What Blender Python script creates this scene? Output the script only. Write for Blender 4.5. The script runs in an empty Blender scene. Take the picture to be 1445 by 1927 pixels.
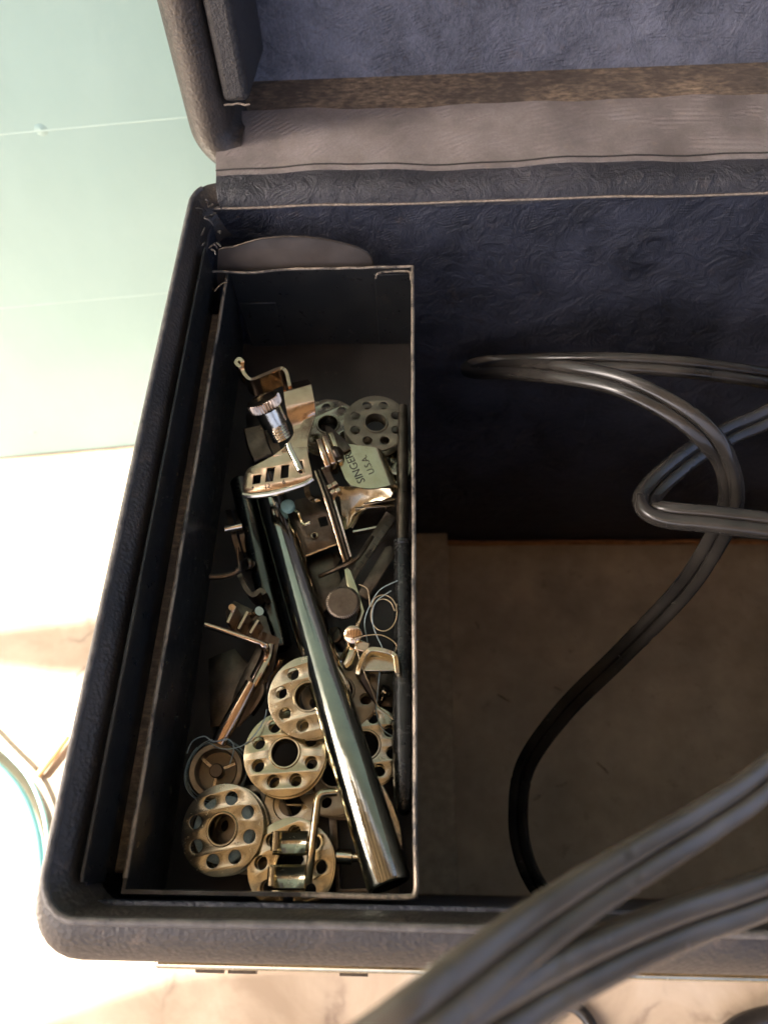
import bpy, math, random
from mathutils import Vector, Matrix
random.seed(7)
V = Vector
S = 0.001                      # everything below is written in millimetres
sc = bpy.context.scene
col = sc.collection

# ------------------------------------------------------------------ camera, sky, sun, exposure
RT = V((0.99885283, 0.01533077, -0.04536499))
DN = V((-0.0079852, -0.88077346, -0.47347053))
FW = V((-0.04721495, 0.47328963, -0.87964065))
FPX, CZ = 1317.98, 420.0       # focal length in photo pixels, camera height above the table
cam = bpy.data.cameras.new('camera')
camo = bpy.data.objects.new('camera', cam)
col.objects.link(camo)
sc.camera = camo
cam.sensor_fit = 'HORIZONTAL'
cam.sensor_width = 36
cam.lens = 36 * FPX / 1445
cam.clip_start, cam.clip_end = 0.005, 200
m3 = Matrix((RT, -DN, -FW)).transposed()
camo.matrix_world = Matrix.Translation((0, 0, CZ * S)) @ m3.to_4x4()
cam.dof.use_dof = True
cam.dof.focus_distance = 0.188
cam.dof.aperture_fstop = 22

SUN_AZ = V((-0.995, -0.093, 0)).normalized()   # towards the sun, along the wall
SUN_EL = math.radians(47)
to_sun = V((SUN_AZ.x * math.cos(SUN_EL), SUN_AZ.y * math.cos(SUN_EL), math.sin(SUN_EL)))
sl = bpy.data.lights.new('sun', 'SUN')
sl.energy = 5.0
sl.angle = math.radians(0.5)
sl.color = (1.0, 0.95, 0.86)
slo = bpy.data.objects.new('sun', sl)
col.objects.link(slo)
slo.rotation_euler = to_sun.to_track_quat('Z', 'Y').to_euler()
w = bpy.data.worlds.new('World')
sc.world = w
w.use_nodes = True
wn = w.node_tree
sky = wn.nodes.new('ShaderNodeTexSky')
sky.sky_type = 'NISHITA'
sky.sun_disc = False
sky.sun_elevation = SUN_EL
sky.sun_rotation = math.atan2(to_sun.x, to_sun.y)
sky.dust_density = 6.0
sky.air_density = 0.3
sky.ozone_density = 0.0
bg = wn.nodes['Background']
bg.inputs['Strength'].default_value = 0.15
wn.links.new(sky.outputs[0], bg.inputs['Color'])
vs = sc.view_settings
vs.view_transform = 'Standard'
vs.look = 'None'
vs.gamma = 1
vs.use_curve_mapping = False
vs.exposure = 2.5
sc.render.engine = 'CYCLES'
sc.cycles.use_denoising = True
sc.cycles.max_bounces = 10
sc.cycles.sample_clamp_indirect = 6


def ray(px, py):
    return RT * ((px - 722.5) / FPX) + DN * ((py - 963.5) / FPX) + FW
def U(px, py, z):                                  # photo pixel -> place at height z above the table
    d = ray(px, py)
    return d * ((z - CZ) / d.z) + V((0, 0, CZ))
def UD(px, py, dep):                               # photo pixel -> place at a distance along the view axis
    return ray(px, py) * dep + V((0, 0, CZ))
def UP(px, py, p0, n):                             # photo pixel -> place on a plane
    d = ray(px, py)
    o = V((0, 0, CZ))
    return o + d * ((p0 - o).dot(n) / d.dot(n))

# ------------------------------------------------------------------ mesh helpers
def spline(pts, k=6):
    out = []
    n = len(pts)
    for i in range(n - 1):
        p0, p1, p2, p3 = pts[max(i - 1, 0)], pts[i], pts[i + 1], pts[min(i + 2, n - 1)]
        for j in range(k):
            t = j / k
            out.append(0.5 * ((2 * p1) + (p2 - p0) * t + (2 * p0 - 5 * p1 + 4 * p2 - p3) * t * t + (3 * p1 - p0 - 3 * p2 + p3) * t ** 3))
    out.append(pts[-1].copy())
    return out

class MB:
    def __init__(self):
        self.v, self.f = [], []
    def add(self, vs, fs):
        o = len(self.v)
        self.v += [V(p) for p in vs]
        self.f += [tuple(i + o for i in f) for f in fs]
        return self
    def box(self, a, b, M=None):
        p = [V((x, y, z)) for z in (a[2], b[2]) for y in (a[1], b[1]) for x in (a[0], b[0])]
        if M: p = [M @ q for q in p]
        return self.add(p, [(0, 2, 3, 1), (4, 5, 7, 6), (0, 1, 5, 4), (2, 6, 7, 3), (0, 4, 6, 2), (1, 3, 7, 5)])
    def loops(self, ls, closed=True, cap0=False, cap1=False):
        n = len(ls[0])
        fs = []
        for i in range(len(ls) - 1):
            for j in range(n if closed else n - 1):
                k = (j + 1) % n
                fs.append((i * n + j, i * n + k, (i + 1) * n + k, (i + 1) * n + j))
        if cap0: fs.append(tuple(range(n))[::-1])
        if cap1: fs.append(tuple((len(ls) - 1) * n + j for j in range(n)))
        return self.add([p for l in ls for p in l], fs)
    def frames(self, path, up=None):
        fr = []
        n = len(path)
        for i in range(n):
            t = (path[min(i + 1, n - 1)] - path[max(i - 1, 0)]).normalized()
            if up is not None:
                u = up[i] if isinstance(up, list) else up
                s = t.cross(u).normalized()
            else:
                s = (fr[-1][0] - t * fr[-1][0].dot(t)).normalized() if fr else t.orthogonal().normalized()
            fr.append((s, s.cross(t).normalized()))
        return fr
    def tube(self, path, r, n=12, caps=True, bore=None, ph=0):
        rr = r if isinstance(r, (list, tuple)) else [r] * len(path)
        fr = self.frames(path)
        ls = [[p + (s * math.cos(a) + u * math.sin(a)) * q for a in [ph + 2 * math.pi * j / n for j in range(n)]] for p, q, (s, u) in zip(path, rr, fr)]
        if bore:
            inner = [[p + (x - p) * (bore / q) for x in l] for l, p, q in zip(ls, path, rr)]
            return self.loops(ls + inner[::-1] + [ls[0]])
        return self.loops(ls, True, caps, caps)
    def sweep(self, path, prof, up):
        fr = self.frames(path, up)
        return self.loops([[p + s * a + u * b for a, b in prof] for p, (s, u) in zip(path, fr)], True, True, True)
    def lathe(self, prof, n=32, M=None, teeth=None, depth=0.0):
        ls = []
        for r, z in prof:
            l = []
            for j in range(n):
                a = 2 * math.pi * j / n
                q = r
                if teeth and (r, z) in teeth and j % 2: q = r - depth
                l.append(V((q * math.cos(a), q * math.sin(a), z)))
            ls.append([M @ p for p in l] if M else l)
        return self.loops(ls)
    def ribbon(self, path, h, t):                  # a strip of sheet standing on its edge
        n = len(path)
        ls = []
        for i, p in enumerate(path):
            d = path[min(i + 1, n - 1)] - path[max(i - 1, 0)]
            s = V((-d.y, d.x, 0)).normalized() * (t / 2)
            dz = V((0, 0, -h))
            ls.append([p + s, p - s, p - s + dz, p + s + dz])
        return self.loops(ls, True, True, True)
    def sheet(self, rows, t, n=None):              # a bent sheet given as rows of points, thickened by t
        m, k = len(rows), len(rows[0])
        nn = []
        for i in range(m):
            for j in range(k):
                a = rows[min(i + 1, m - 1)][j] - rows[max(i - 1, 0)][j]
                b = rows[i][min(j + 1, k - 1)] - rows[i][max(j - 1, 0)]
                c = a.cross(b)
                c = c.normalized() if c.length > 1e-9 else V((0, 0, 1))
                if n is not None and c.dot(n) < 0: c = -c
                nn.append(c)
        top = [p for r in rows for p in r]
        bot = [p - q * t for p, q in zip(top, nn)]
        N = m * k
        fs = []
        for i in range(m - 1):
            for j in range(k - 1):
                a, b, c, d = i * k + j, i * k + j + 1, (i + 1) * k + j + 1, (i + 1) * k + j
                fs += [(a, b, c, d), (a + N, d + N, c + N, b + N)]
        rim = [j for j in range(k)] + [i * k + k - 1 for i in range(1, m)] + [(m - 1) * k + j for j in range(k - 2, -1, -1)] + [i * k for i in range(m - 2, 0, -1)]
        for a, b in zip(rim, rim[1:] + rim[:1]): fs.append((a, a + N, b + N, b))
        return self.add(top + bot, fs)
    def curve2d(self, loops2, t, M, bev=0.0, res=1):
        cu = bpy.data.curves.new('tmp', 'CURVE')
        cu.dimensions = '2D'
        cu.fill_mode = 'BOTH'
        cu.extrude = max(t / 2 - bev, 0)
        cu.bevel_depth = bev
        cu.bevel_resolution = res
        cu.offset = -bev
        for l in loops2:
            sp = cu.splines.new('POLY')
            sp.points.add(len(l) - 1)
            for p, q in zip(sp.points, l): p.co = (q[0], q[1], 0, 1)
            sp.use_cyclic_u = True
        o = bpy.data.objects.new('tmp', cu)
        me = o.to_mesh()
        self.add([M @ v.co for v in me.vertices], [tuple(p.vertices) for p in me.polygons])
        o.to_mesh_clear()
        bpy.data.objects.remove(o)
        bpy.data.curves.remove(cu)
        return self
    def plate(self, loops_px, p0, n, t, bev=0.12):  # outline read on a plane of the scene
        n = n.normalized()
        ex = V((1, 0, 0)) - n * n.x
        ex.normalize()
        ey = n.cross(ex)
        l2 = []
        for l in loops_px:
            l2.append([((UP(x, y, p0, n) - p0).dot(ex), (UP(x, y, p0, n) - p0).dot(ey)) for x, y in l])
        M = Matrix((ex, ey, n)).transposed().to_4x4()
        M.translation = p0 - n * (t / 2)
        return self.curve2d(l2, t, M, bev)
    def text(self, body, size, M, t=0.12):
        cu = bpy.data.curves.new('tmp', 'FONT')
        cu.body = body
        cu.size = size
        cu.align_x, cu.align_y = 'CENTER', 'CENTER'
        cu.extrude = t / 2
        cu.resolution_u = 3
        o = bpy.data.objects.new('tmp', cu)
        me = o.to_mesh()
        self.add([M @ v.co for v in me.vertices], [tuple(p.vertices) for p in me.polygons])
        o.to_mesh_clear()
        bpy.data.objects.remove(o)
        bpy.data.curves.remove(cu)
        return self
    def build(self, name, mat, parent=None, local=False, ang=35, bevel=0, seg=2):
        vs = self.v
        org = V((0, 0, 0))
        if parent is None:
            lo = [min(p[i] for p in vs) for i in range(3)]
            hi = [max(p[i] for p in vs) for i in range(3)]
            org = V(((lo[0] + hi[0]) / 2, (lo[1] + hi[1]) / 2, lo[2]))
        elif not local:
            p = parent
            while p is not None:
                org = org + V(p.location) / S
                p = p.parent
        me = bpy.data.meshes.new(name)
        me.from_pydata([(p - org) * S for p in vs], [], self.f)
        me.update()
        import bmesh
        bm = bmesh.new()
        bm.from_mesh(me)
        bmesh.ops.remove_doubles(bm, verts=bm.verts, dist=1e-7)
        bmesh.ops.recalc_face_normals(bm, faces=bm.faces)
        bm.to_mesh(me)
        bm.free()
        me.polygons.foreach_set('use_smooth', [True] * len(me.polygons))
        me.set_sharp_from_angle(angle=math.radians(ang))
        me.materials.append(mat)
        o = bpy.data.objects.new(name, me)
        col.objects.link(o)
        if parent is None: o.location = org * S
        else: o.parent = parent
        if bevel:
            b = o.modifiers.new('bevel', 'BEVEL')
            b.width = bevel * S
            b.segments = seg
            b.limit_method = 'ANGLE'
            b.angle_limit = math.radians(40)
        return o

def tag(o, label=None, cat=None, group=None, kind=None):
    for k, v in (('label', label), ('category', cat), ('group', group), ('kind', kind)):
        if v: o[k] = v
    return o
def thing(name, label, cat, loc, group=None, rot=None):
    o = bpy.data.objects.new(name, None)
    o.empty_display_size = 0.01
    col.objects.link(o)
    o.location = V(loc) * S
    if rot: o.rotation_euler = rot
    return tag(o, label, cat, group)

# ------------------------------------------------------------------ materials
class NT:
    def __init__(self, name):
        self.m = bpy.data.materials.new(name)
        self.m.use_nodes = True
        self.t = self.m.node_tree
        self.b = self.t.nodes['Principled BSDF']
        tc = self.t.nodes.new('ShaderNodeTexCoord')
        mp = self.t.nodes.new('ShaderNodeMapping')
        mp.inputs['Scale'].default_value = (1000, 1000, 1000)
        self.l(tc.outputs['Object'], mp.inputs[0])
        self.co = mp.outputs[0]            # millimetres
    def l(self, a, b): self.t.links.new(a, b)
    def n(self, k, **kw):
        x = self.t.nodes.new('ShaderNode' + k)
        for a, v in kw.items(): setattr(x, a, v)
        return x
    def set(self, i, v):
        if hasattr(v, 'is_output') or isinstance(v, bpy.types.NodeSocket): self.l(v, self.b.inputs[i])
        else: self.b.inputs[i].default_value = v
    def noise(self, size, detail=3, rough=.55, stretch=None, dist=0):
        x = self.n('TexNoise')
        x.inputs['Scale'].default_value = 1.0 / size
        x.inputs['Detail'].default_value = detail
        x.inputs['Roughness'].default_value = rough
        x.inputs['Distortion'].default_value = dist
        c = self.co
        if stretch:
            mp = self.n('Mapping')
            mp.inputs['Scale'].default_value = stretch
            self.l(c, mp.inputs[0])
            c = mp.outputs[0]
        self.l(c, x.inputs['Vector'])
        return x.outputs['Fac']
    def voro(self, size, feature='F1', out='Distance', dist=None):
        x = self.n('TexVoronoi', feature=feature)
        x.inputs['Scale'].default_value = 1.0 / size
        self.l(dist if dist else self.co, x.inputs['Vector'])
        return x.outputs[out]
    def ramp(self, f, stops):
        x = self.n('ValToRGB')
        e = x.color_ramp.elements
        while len(e) < len(stops): e.new(.5)
        for q, (p, c) in zip(e, stops):
            q.position = p
            q.color = (*c, 1) if isinstance(c, (tuple, list)) else (c, c, c, 1)
        self.l(f, x.inputs[0])
        return x.outputs[0]
    def math(self, op, a, b=0.0, c=None):
        x = self.n('Math', operation=op)
        for i, v in enumerate((a, b, c)):
            if v is None: continue
            if isinstance(v, (int, float)): x.inputs[i].default_value = v
            else: self.l(v, x.inputs[i])
        return x.outputs[0]
    def mix(self, f, a, b, kind='MIX'):
        x = self.n('MixRGB', blend_type=kind)
        for i, v in enumerate((f, a, b)):
            if isinstance(v, (int, float)): x.inputs[i].default_value = v if i == 0 else (v, v, v, 1)
            elif isinstance(v, (tuple, list)): x.inputs[i].default_value = (*v, 1)
            else: self.l(v, x.inputs[i])
        return x.outputs[0]
    def bump(self, h, mm, strength=1.0):
        x = self.n('Bump')
        x.inputs['Distance'].default_value = mm * S
        x.inputs['Strength'].default_value = strength
        self.l(h, x.inputs['Height'])
        prev = getattr(self, 'nb', None)
        if prev: self.l(prev, x.inputs['Normal'])
        self.nb = x.outputs[0]
        self.l(self.nb, self.b.inputs['Normal'])

def vinyl():
    k = NT('pebbled black vinyl')
    n1 = k.noise(26, 4)
    n2 = k.noise(1.1, 3, .6)
    c = k.ramp(n1, [(.3, (.030, .025, .021)), (.7, (.058, .047, .038))])
    scuff = k.ramp(k.noise(5, 6, .7), [(.56, 0), (.72, 1)])
    c = k.mix(k.math('MULTIPLY', scuff, .45), c, (.15, .11, .08))
    dust = k.ramp(k.voro(6), [(0, 1), (.035, 0)])
    c = k.mix(dust, c, (.3, .27, .23))
    k.set('Base Color', c)
    k.set('Roughness', k.ramp(n2, [(.3, .36), (.7, .52)]))
    k.bump(k.voro(0.9, 'SMOOTH_F1'), .22, .8)
    k.bump(n2, .25, .7)
    return k.m
def fans(k, size, period, co):                     # embossed fans: arcs about a different far centre in every cell
    x = k.n('TexVoronoi', feature='F1')
    x.inputs['Scale'].default_value = 1.0 / size
    k.l(co, x.inputs['Vector'])
    off = k.n('VectorMath', operation='MULTIPLY_ADD')
    k.l(x.outputs['Color'], off.inputs[0])
    off.inputs[1].default_value = (44, 44, 44)
    off.inputs[2].default_value = (-22, -22, -22)
    c = k.n('VectorMath', operation='MULTIPLY_ADD')
    k.l(x.outputs['Position'], c.inputs[0])
    c.inputs[1].default_value = (size, size, size)
    k.l(off.outputs[0], c.inputs[2])
    d = k.n('VectorMath', operation='DISTANCE')
    k.l(co, d.inputs[0])
    k.l(c.outputs[0], d.inputs[1])
    return k.math('SINE', k.math('MULTIPLY', d.outputs['Value'], 2 * math.pi / period))
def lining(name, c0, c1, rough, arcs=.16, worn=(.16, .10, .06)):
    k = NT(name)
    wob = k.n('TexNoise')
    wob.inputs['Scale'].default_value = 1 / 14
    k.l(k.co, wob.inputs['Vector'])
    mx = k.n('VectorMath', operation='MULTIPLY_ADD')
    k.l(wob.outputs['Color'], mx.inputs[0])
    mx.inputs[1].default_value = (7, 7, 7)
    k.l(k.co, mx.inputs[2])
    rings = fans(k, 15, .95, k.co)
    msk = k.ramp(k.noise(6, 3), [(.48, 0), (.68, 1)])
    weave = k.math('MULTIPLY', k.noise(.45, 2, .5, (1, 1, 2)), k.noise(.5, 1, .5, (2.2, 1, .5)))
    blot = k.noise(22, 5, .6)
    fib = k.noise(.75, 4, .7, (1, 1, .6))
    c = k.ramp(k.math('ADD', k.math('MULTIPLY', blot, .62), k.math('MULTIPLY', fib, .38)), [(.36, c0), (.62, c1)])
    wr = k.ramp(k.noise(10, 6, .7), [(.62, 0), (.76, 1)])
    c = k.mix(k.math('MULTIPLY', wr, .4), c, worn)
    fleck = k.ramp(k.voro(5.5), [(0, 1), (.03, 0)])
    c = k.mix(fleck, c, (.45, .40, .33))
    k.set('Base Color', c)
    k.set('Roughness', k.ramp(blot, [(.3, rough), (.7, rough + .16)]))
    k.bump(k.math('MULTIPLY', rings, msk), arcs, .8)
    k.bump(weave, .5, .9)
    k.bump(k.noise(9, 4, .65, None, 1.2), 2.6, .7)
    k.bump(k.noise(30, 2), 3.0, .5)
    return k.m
def felt():
    k = NT('worn brown fibre lining')
    a = k.noise(1.4, 5, .7, (.45, 1, 1))
    b = k.noise(24, 3, .6)
    c = k.ramp(a, [(.30, (.06, .043, .030)), (.50, (.20, .145, .095)), (.70, (.46, .33, .21))])
    c = k.mix(k.ramp(b, [(.38, .75), (.62, 0)]), c, (.06, .048, .04))
    c = k.mix(k.ramp(k.voro(5), [(0, 1), (.04, 0)]), c, (.6, .55, .45))
    k.set('Base Color', c)
    k.set('Roughness', .85)
    k.bump(a, .6, .9)
    return k.m
def fabric():
    k = NT('taupe hinge cloth')
    b = k.noise(20, 4, .6)
    c = k.ramp(b, [(.3, (.185, .155, .135)), (.7, (.40, .345, .315))])
    c = k.mix(k.math('MULTIPLY', k.ramp(k.noise(7, 6, .7), [(.58, 0), (.75, 1)]), .4), c, (.46, .35, .24))
    c = k.mix(k.math('MULTIPLY', k.noise(.8, 3, .7), .65), c, (.075, .06, .052))
    k.set('Base Color', c)
    k.set('Roughness', .62)
    rings = fans(k, 19, 1.15, k.co)
    msk = k.ramp(k.noise(10, 2), [(.5, 0), (.6, 1)])
    k.bump(k.math('MULTIPLY', rings, msk), .13, .8)
    k.bump(k.math('MULTIPLY', k.noise(.5, 1, .5, (3, 1, 1)), k.noise(.5, 1, .5, (1, 3, 1))), .5, .8)
    return k.m
def metal(name, col0, col1, r0, r1, spots=.4, scale=5, bump=.03, spotc=(.10, .06, .03)):
    k = NT(name)
    a = k.noise(scale, 5, .65)
    c = k.ramp(a, [(.32, col0), (.68, col1)])
    sp = k.ramp(k.noise(1.6, 6, .75), [(.60, 0), (.72, 1)])
    c = k.mix(k.math('MULTIPLY', sp, spots), c, spotc)
    k.set('Base Color', c)
    k.set('Metallic', 1.0)
    rr = k.ramp(k.noise(2.2, 5, .7), [(.3, r0), (.7, r1)])
    k.set('Roughness', rr)
    k.bump(k.noise(.6, 4, .6), bump, .6)
    k.bump(k.noise(6, 2), bump * 6, .5)
    return k.m
def enamel():
    k = NT('black japanned sheet')
    c = k.ramp(k.noise(14, 4), [(.3, (.011, .012, .013)), (.7, (.022, .022, .021))])
    dust = k.ramp(k.voro(4.5), [(0, 1), (.04, 0)])
    c = k.mix(dust, c, (.30, .28, .24))
    c = k.mix(k.math('MULTIPLY', k.ramp(k.noise(9, 6, .7), [(.58, 0), (.8, 1)]), .5), c, (.06, .045, .033))
    k.set('Base Color', c)
    k.set('Roughness', k.ramp(k.noise(4, 5, .7), [(.3, .24), (.7, .42)]))
    k.bump(k.noise(12, 2), .3, .3)
    return k.m
def worn_edge():
    k = NT('chipped enamel edge')
    a = k.ramp(k.noise(3.5, 6, .72, (1, .5, 1)), [(.38, 0), (.56, 1)])
    c = k.mix(a, (.035, .031, .027), (.36, .295, .225))
    k.set('Base Color', c)
    k.set('Metallic', k.math('MULTIPLY', a, .55))
    k.set('Roughness', .42)
    k.bump(a, .08, .8)
    return k.m
def simple(name, c0, c1, rough, size=8, metallic=0.0, bump=.1, spots=None):
    k = NT(name)
    a = k.noise(size, 5, .62)
    c = k.ramp(a, [(.3, c0), (.7, c1)])
    if spots: c = k.mix(k.ramp(k.noise(size * .35, 6, .7), [(.60, 0), (.72, 1)]), c, spots)
    k.set('Base Color', c)
    k.set('Metallic', metallic)
    k.set('Roughness', k.ramp(k.noise(size * .5, 4), [(.3, rough - .07), (.7, rough + .07)]))
    k.bump(k.noise(.8, 4, .6), bump, .7)
    return k.m
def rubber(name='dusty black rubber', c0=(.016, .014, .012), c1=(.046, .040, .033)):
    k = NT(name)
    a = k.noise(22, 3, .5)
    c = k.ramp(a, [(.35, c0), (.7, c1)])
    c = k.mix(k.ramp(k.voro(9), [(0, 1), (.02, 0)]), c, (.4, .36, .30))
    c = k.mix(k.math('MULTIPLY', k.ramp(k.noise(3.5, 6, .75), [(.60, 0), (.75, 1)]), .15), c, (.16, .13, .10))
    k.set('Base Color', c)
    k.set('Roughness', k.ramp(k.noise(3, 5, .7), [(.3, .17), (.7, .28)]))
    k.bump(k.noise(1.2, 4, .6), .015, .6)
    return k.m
def marble():
    k = NT('beige marble')
    c = k.ramp(k.noise(60, 6, .6, None, .6), [(.30, (.34, .25, .17)), (.55, (.50, .39, .28)), (.75, (.60, .50, .39))])
    e = k.n('TexVoronoi', feature='DISTANCE_TO_EDGE')
    wob = k.n('TexNoise')
    wob.inputs['Scale'].default_value = 1 / 30
    wob.inputs['Detail'].default_value = 5
    k.l(k.co, wob.inputs['Vector'])
    mx = k.n('VectorMath', operation='MULTIPLY_ADD')
    k.l(wob.outputs['Color'], mx.inputs[0])
    mx.inputs[1].default_value = (45, 45, 45)
    k.l(k.co, mx.inputs[2])
    e.inputs['Scale'].default_value = 1 / 75
    k.l(mx.outputs[0], e.inputs['Vector'])
    vein = k.ramp(e.outputs['Distance'], [(0, 1), (.03, .25), (.07, 0)])
    vm = k.math('MULTIPLY', vein, k.ramp(k.noise(40, 3), [(.42, 0), (.62, .75)]))
    c = k.mix(vm, c, (.15, .10, .075))
    k.set('Base Color', c)
    k.set('Roughness', k.ramp(k.noise(20, 4), [(.3, .28), (.7, .42)]))
    return k.m
def mint():
    k = NT('mint gloss wall paint')
    c = k.ramp(k.noise(70, 4), [(.3, (.325, .50, .475)), (.7, (.355, .53, .505))])
    c = k.mix(k.math('MULTIPLY', k.ramp(k.noise(14, 5, .7, (1, 1, .4)), [(.62, 0), (.78, 1)]), .25), c, (.30, .46, .41))
    k.set('Base Color', c)
    k.set('Roughness', .38)
    k.bump(k.noise(30, 3, .5, (1, 1, .5)), 1.0, .5)
    k.bump(k.noise(5, 3), .12, .5)
    drip = k.ramp(k.voro(32), [(0, 1), (.09, 0)])
    k.bump(drip, 1.5, .5)
    return k.m

M_VIN = vinyl()
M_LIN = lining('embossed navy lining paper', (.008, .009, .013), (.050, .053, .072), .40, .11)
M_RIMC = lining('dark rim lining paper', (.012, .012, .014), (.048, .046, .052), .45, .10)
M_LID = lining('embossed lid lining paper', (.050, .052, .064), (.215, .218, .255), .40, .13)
M_FELT, M_FAB = felt(), fabric()
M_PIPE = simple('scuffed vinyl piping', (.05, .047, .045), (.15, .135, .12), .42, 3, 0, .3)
M_NICK = metal('tarnished nickel', (0.590, 0.515, 0.395), (0.771, 0.703, 0.576), .08, .22, .2)
M_BOB = metal('aged bobbin steel', (0.416, 0.365, 0.249), (0.571, 0.513, 0.375), .15, .30, .12, 7, .002)
M_BOBD = metal('dark bobbin steel', (.20, .165, .12), (.30, .26, .19), .30, .48, .2, 7, .002)
M_DARK = metal('dark oxidised steel', (.085, .068, .052), (.17, .138, .105), .26, .44, .5)
M_CHR_SHADE = metal('shade-darkened chrome tube', (.09, .088, .078), (.15, .145, .125), .16, .3, .30, 8, .012)  # chrome darkened in its colour for the shade over the shorter tube
M_CHR = metal('polished chrome tube', (0.349, 0.349, 0.300), (0.443, 0.433, 0.355), .07, .17, .30, 8, .02, (.2, .15, .1))
M_GOLD = metal('yellowed nickel', (0.597, 0.490, 0.298), (0.717, 0.625, 0.426), .12, .26, .12, 5, .002)
M_COP = metal('coppery worn plating', (0.568, 0.401, 0.267), (0.735, 0.551, 0.384), .10, .26, .2, 5, .015)
M_ENA, M_EDGE = enamel(), worn_edge()
M_RUB = rubber()
M_RUB_LIT = rubber('front-lit brown grey rubber', (.095, .079, .061), (.155, .130, .101))  # cord rubber with a lighter base standing in for light from the front
M_BOARD = simple('brown fibreboard', (.27, .215, .16), (.44, .36, .275), .6, 26, 0, .25, (.25, .20, .15))
M_RUST = simple('rust brown raw edge', (.22, .10, .045), (.42, .21, .10), .8, 4, 0, .4)
M_WOOD = simple('grey brown wood cleat', (.30, .25, .19), (.46, .38, .29), .7, 5, 0, .3)
M_LIP = simple('black painted grained wood', (.022, .022, .024), (.05, .048, .048), .5, 1.6, 0, .6)
M_MARB, M_MINT = marble(), mint()
M_BEAD = simple('pale mint paint bead', (.42, .58, .53), (.46, .62, .57), .5, 30)
M_BLK = simple('black gloss handle', (.010, .010, .010), (.022, .021, .019), .24, 6, 0, .03)
M_TFL = simple('dull dark tray floor', (.016, .014, .012), (.034, .029, .025), .42, 14, 0, .06, (.05, .04, .03))
M_TAG = simple('brown lacquered plate', (.060, .048, .040), (.10, .082, .068), .38, 12, 0, .05)
M_TEAL = simple('pale teal felt', (.22, .40, .36), (.32, .52, .47), .8, 2, 0, .2, (.04, .05, .045))
M_TLC = simple('teal plastic', (.22, .45, .46), (.28, .52, .52), .4, 8)
M_ORG = simple('orange wood', (.62, .36, .14), (.72, .46, .20), .5, 6)
M_THB = simple('blue grey thread', (.20, .26, .28), (.34, .42, .43), .8, .4, 0, .1)
M_THT = simple('tan thread', (.32, .24, .14), (.46, .36, .23), .8, .4, 0, .1)
M_TORN = simple('torn paper edge', (.14, .11, .08), (.36, .29, .22), .9, 1, 0, .3)
M_INK = simple('blackened engraving', (.012, .010, .008), (.03, .025, .02), .6, 1)
M_REFBAR = simple('dark reflection bar', (.07, .045, .03), (.12, .08, .05), .6, 40)  # for the added bars that break up metal reflections
M_BLOCKER = simple('warm blocker slab', (.52, .42, .30), (.66, .54, .40), .6, 40)  # warm tone of the added slab, to tint fill and reflections

# ------------------------------------------------------------------ table, wall, added unseen blocker that casts the shade
top = MB()
top.box((-1500, -1100, -30), (1500, 420, 0))
tb = top.build('table_top', M_MARB, bevel=2)
tag(tb, kind='structure')

WP = V((-217.1, 281.0, 0))
wd = V((1, .095, 0)).normalized()
wnrm = V((wd.y, -wd.x, 0))                       # faces the camera side
def wall_z(px, py): return UP(px, py, WP, wnrm).z
seams = [1.5, wall_z(165, 565), wall_z(170, 237), wall_z(170, 237) + 105, 1290]
wt = thing('wall', 'mint green painted board wall behind the open case', 'wall', WP)
tag(wt, kind='structure')
for i in range(len(seams) - 1):
    b = MB()
    a, z = seams[i] + .1, seams[i + 1] - .1
    M = Matrix((wd, -wnrm, V((0, 0, 1)))).transposed().to_4x4()
    M.translation = WP
    b.box((-1000, 0, a), (1100, 18, z), M)
    b.build('plank', M_MINT, wt, bevel=.4, seg=2)
    bead = MB().tube([WP + wd * x + V((0, 0, seams[i + 1])) + wnrm * -.78 for x in (-1000, -600, -300, 0, 400, 1100)], .85, 12)
    if i < len(seams) - 2: bead.build('paint_bead', M_BEAD, wt)

AH = 1300.0
def shade(px, py):                                # where the added blocker must be to shade this table point
    p = U(px, py, 0)
    return p + to_sun * (AH / to_sun.z)
def shade_w(x, y): return V((x, y, 0)) + to_sun * (AH / to_sun.z)
RIMX = -80.0 + 270 * to_sun.xy.length / to_sun.z   # the shade edge runs along the left rim of the case
a0, a1 = U(60, 1925, 0), U(345, 1822, 0)
dl = (a1 - a0).normalized()
ol = [shade_w(*(a0 - dl * 500).xy), shade_w(*(a0 - dl * 8).xy), shade_w(*(a0 + dl * 20 + V((0, 2, 0))).xy), shade_w(*a1.xy), shade_w(RIMX, -9), shade_w(RIMX, 120),
      shade_w(RIMX, 300), V((1600, 330, AH)), V((1600, -800, AH)), shade_w(-700, -700)]
blk = thing('sun_blocker', 'unseen warm sun blocker added above the table', 'light blocker', (ol[5].x, ol[5].y, AH))  # added out of view, its outline shaped from the wanted shade
q = MB()
Mz = Matrix.Translation((0, 0, AH))
q.curve2d([[(p.x, p.y) for p in ol]], 6, Mz)
q.build('blocker_slab', M_BLOCKER, blk)
for i in range(9):
    MB().box((-940 + i * 300, -640, AH - 93), (-875 + i * 300, 320, AH - 3.2)).build('reflection_bar', M_REFBAR, blk)  # unseen bars added to streak the reflections in the metal
br = [shade(-60, 1186), shade(60, 1172), shade(175, 1160), shade(330, 1150), shade(330, 1285), shade(160, 1274), shade(80, 1268), shade(0, 1254), shade(-60, 1240)]
q = MB()
q.curve2d([[(p.x, p.y) for p in br]], 5, Matrix.Translation((0, 0, AH - 6)))
q.build('band_blocker', M_BLOCKER, blk)  # added piece, shaped to throw the shade band across the table

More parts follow.
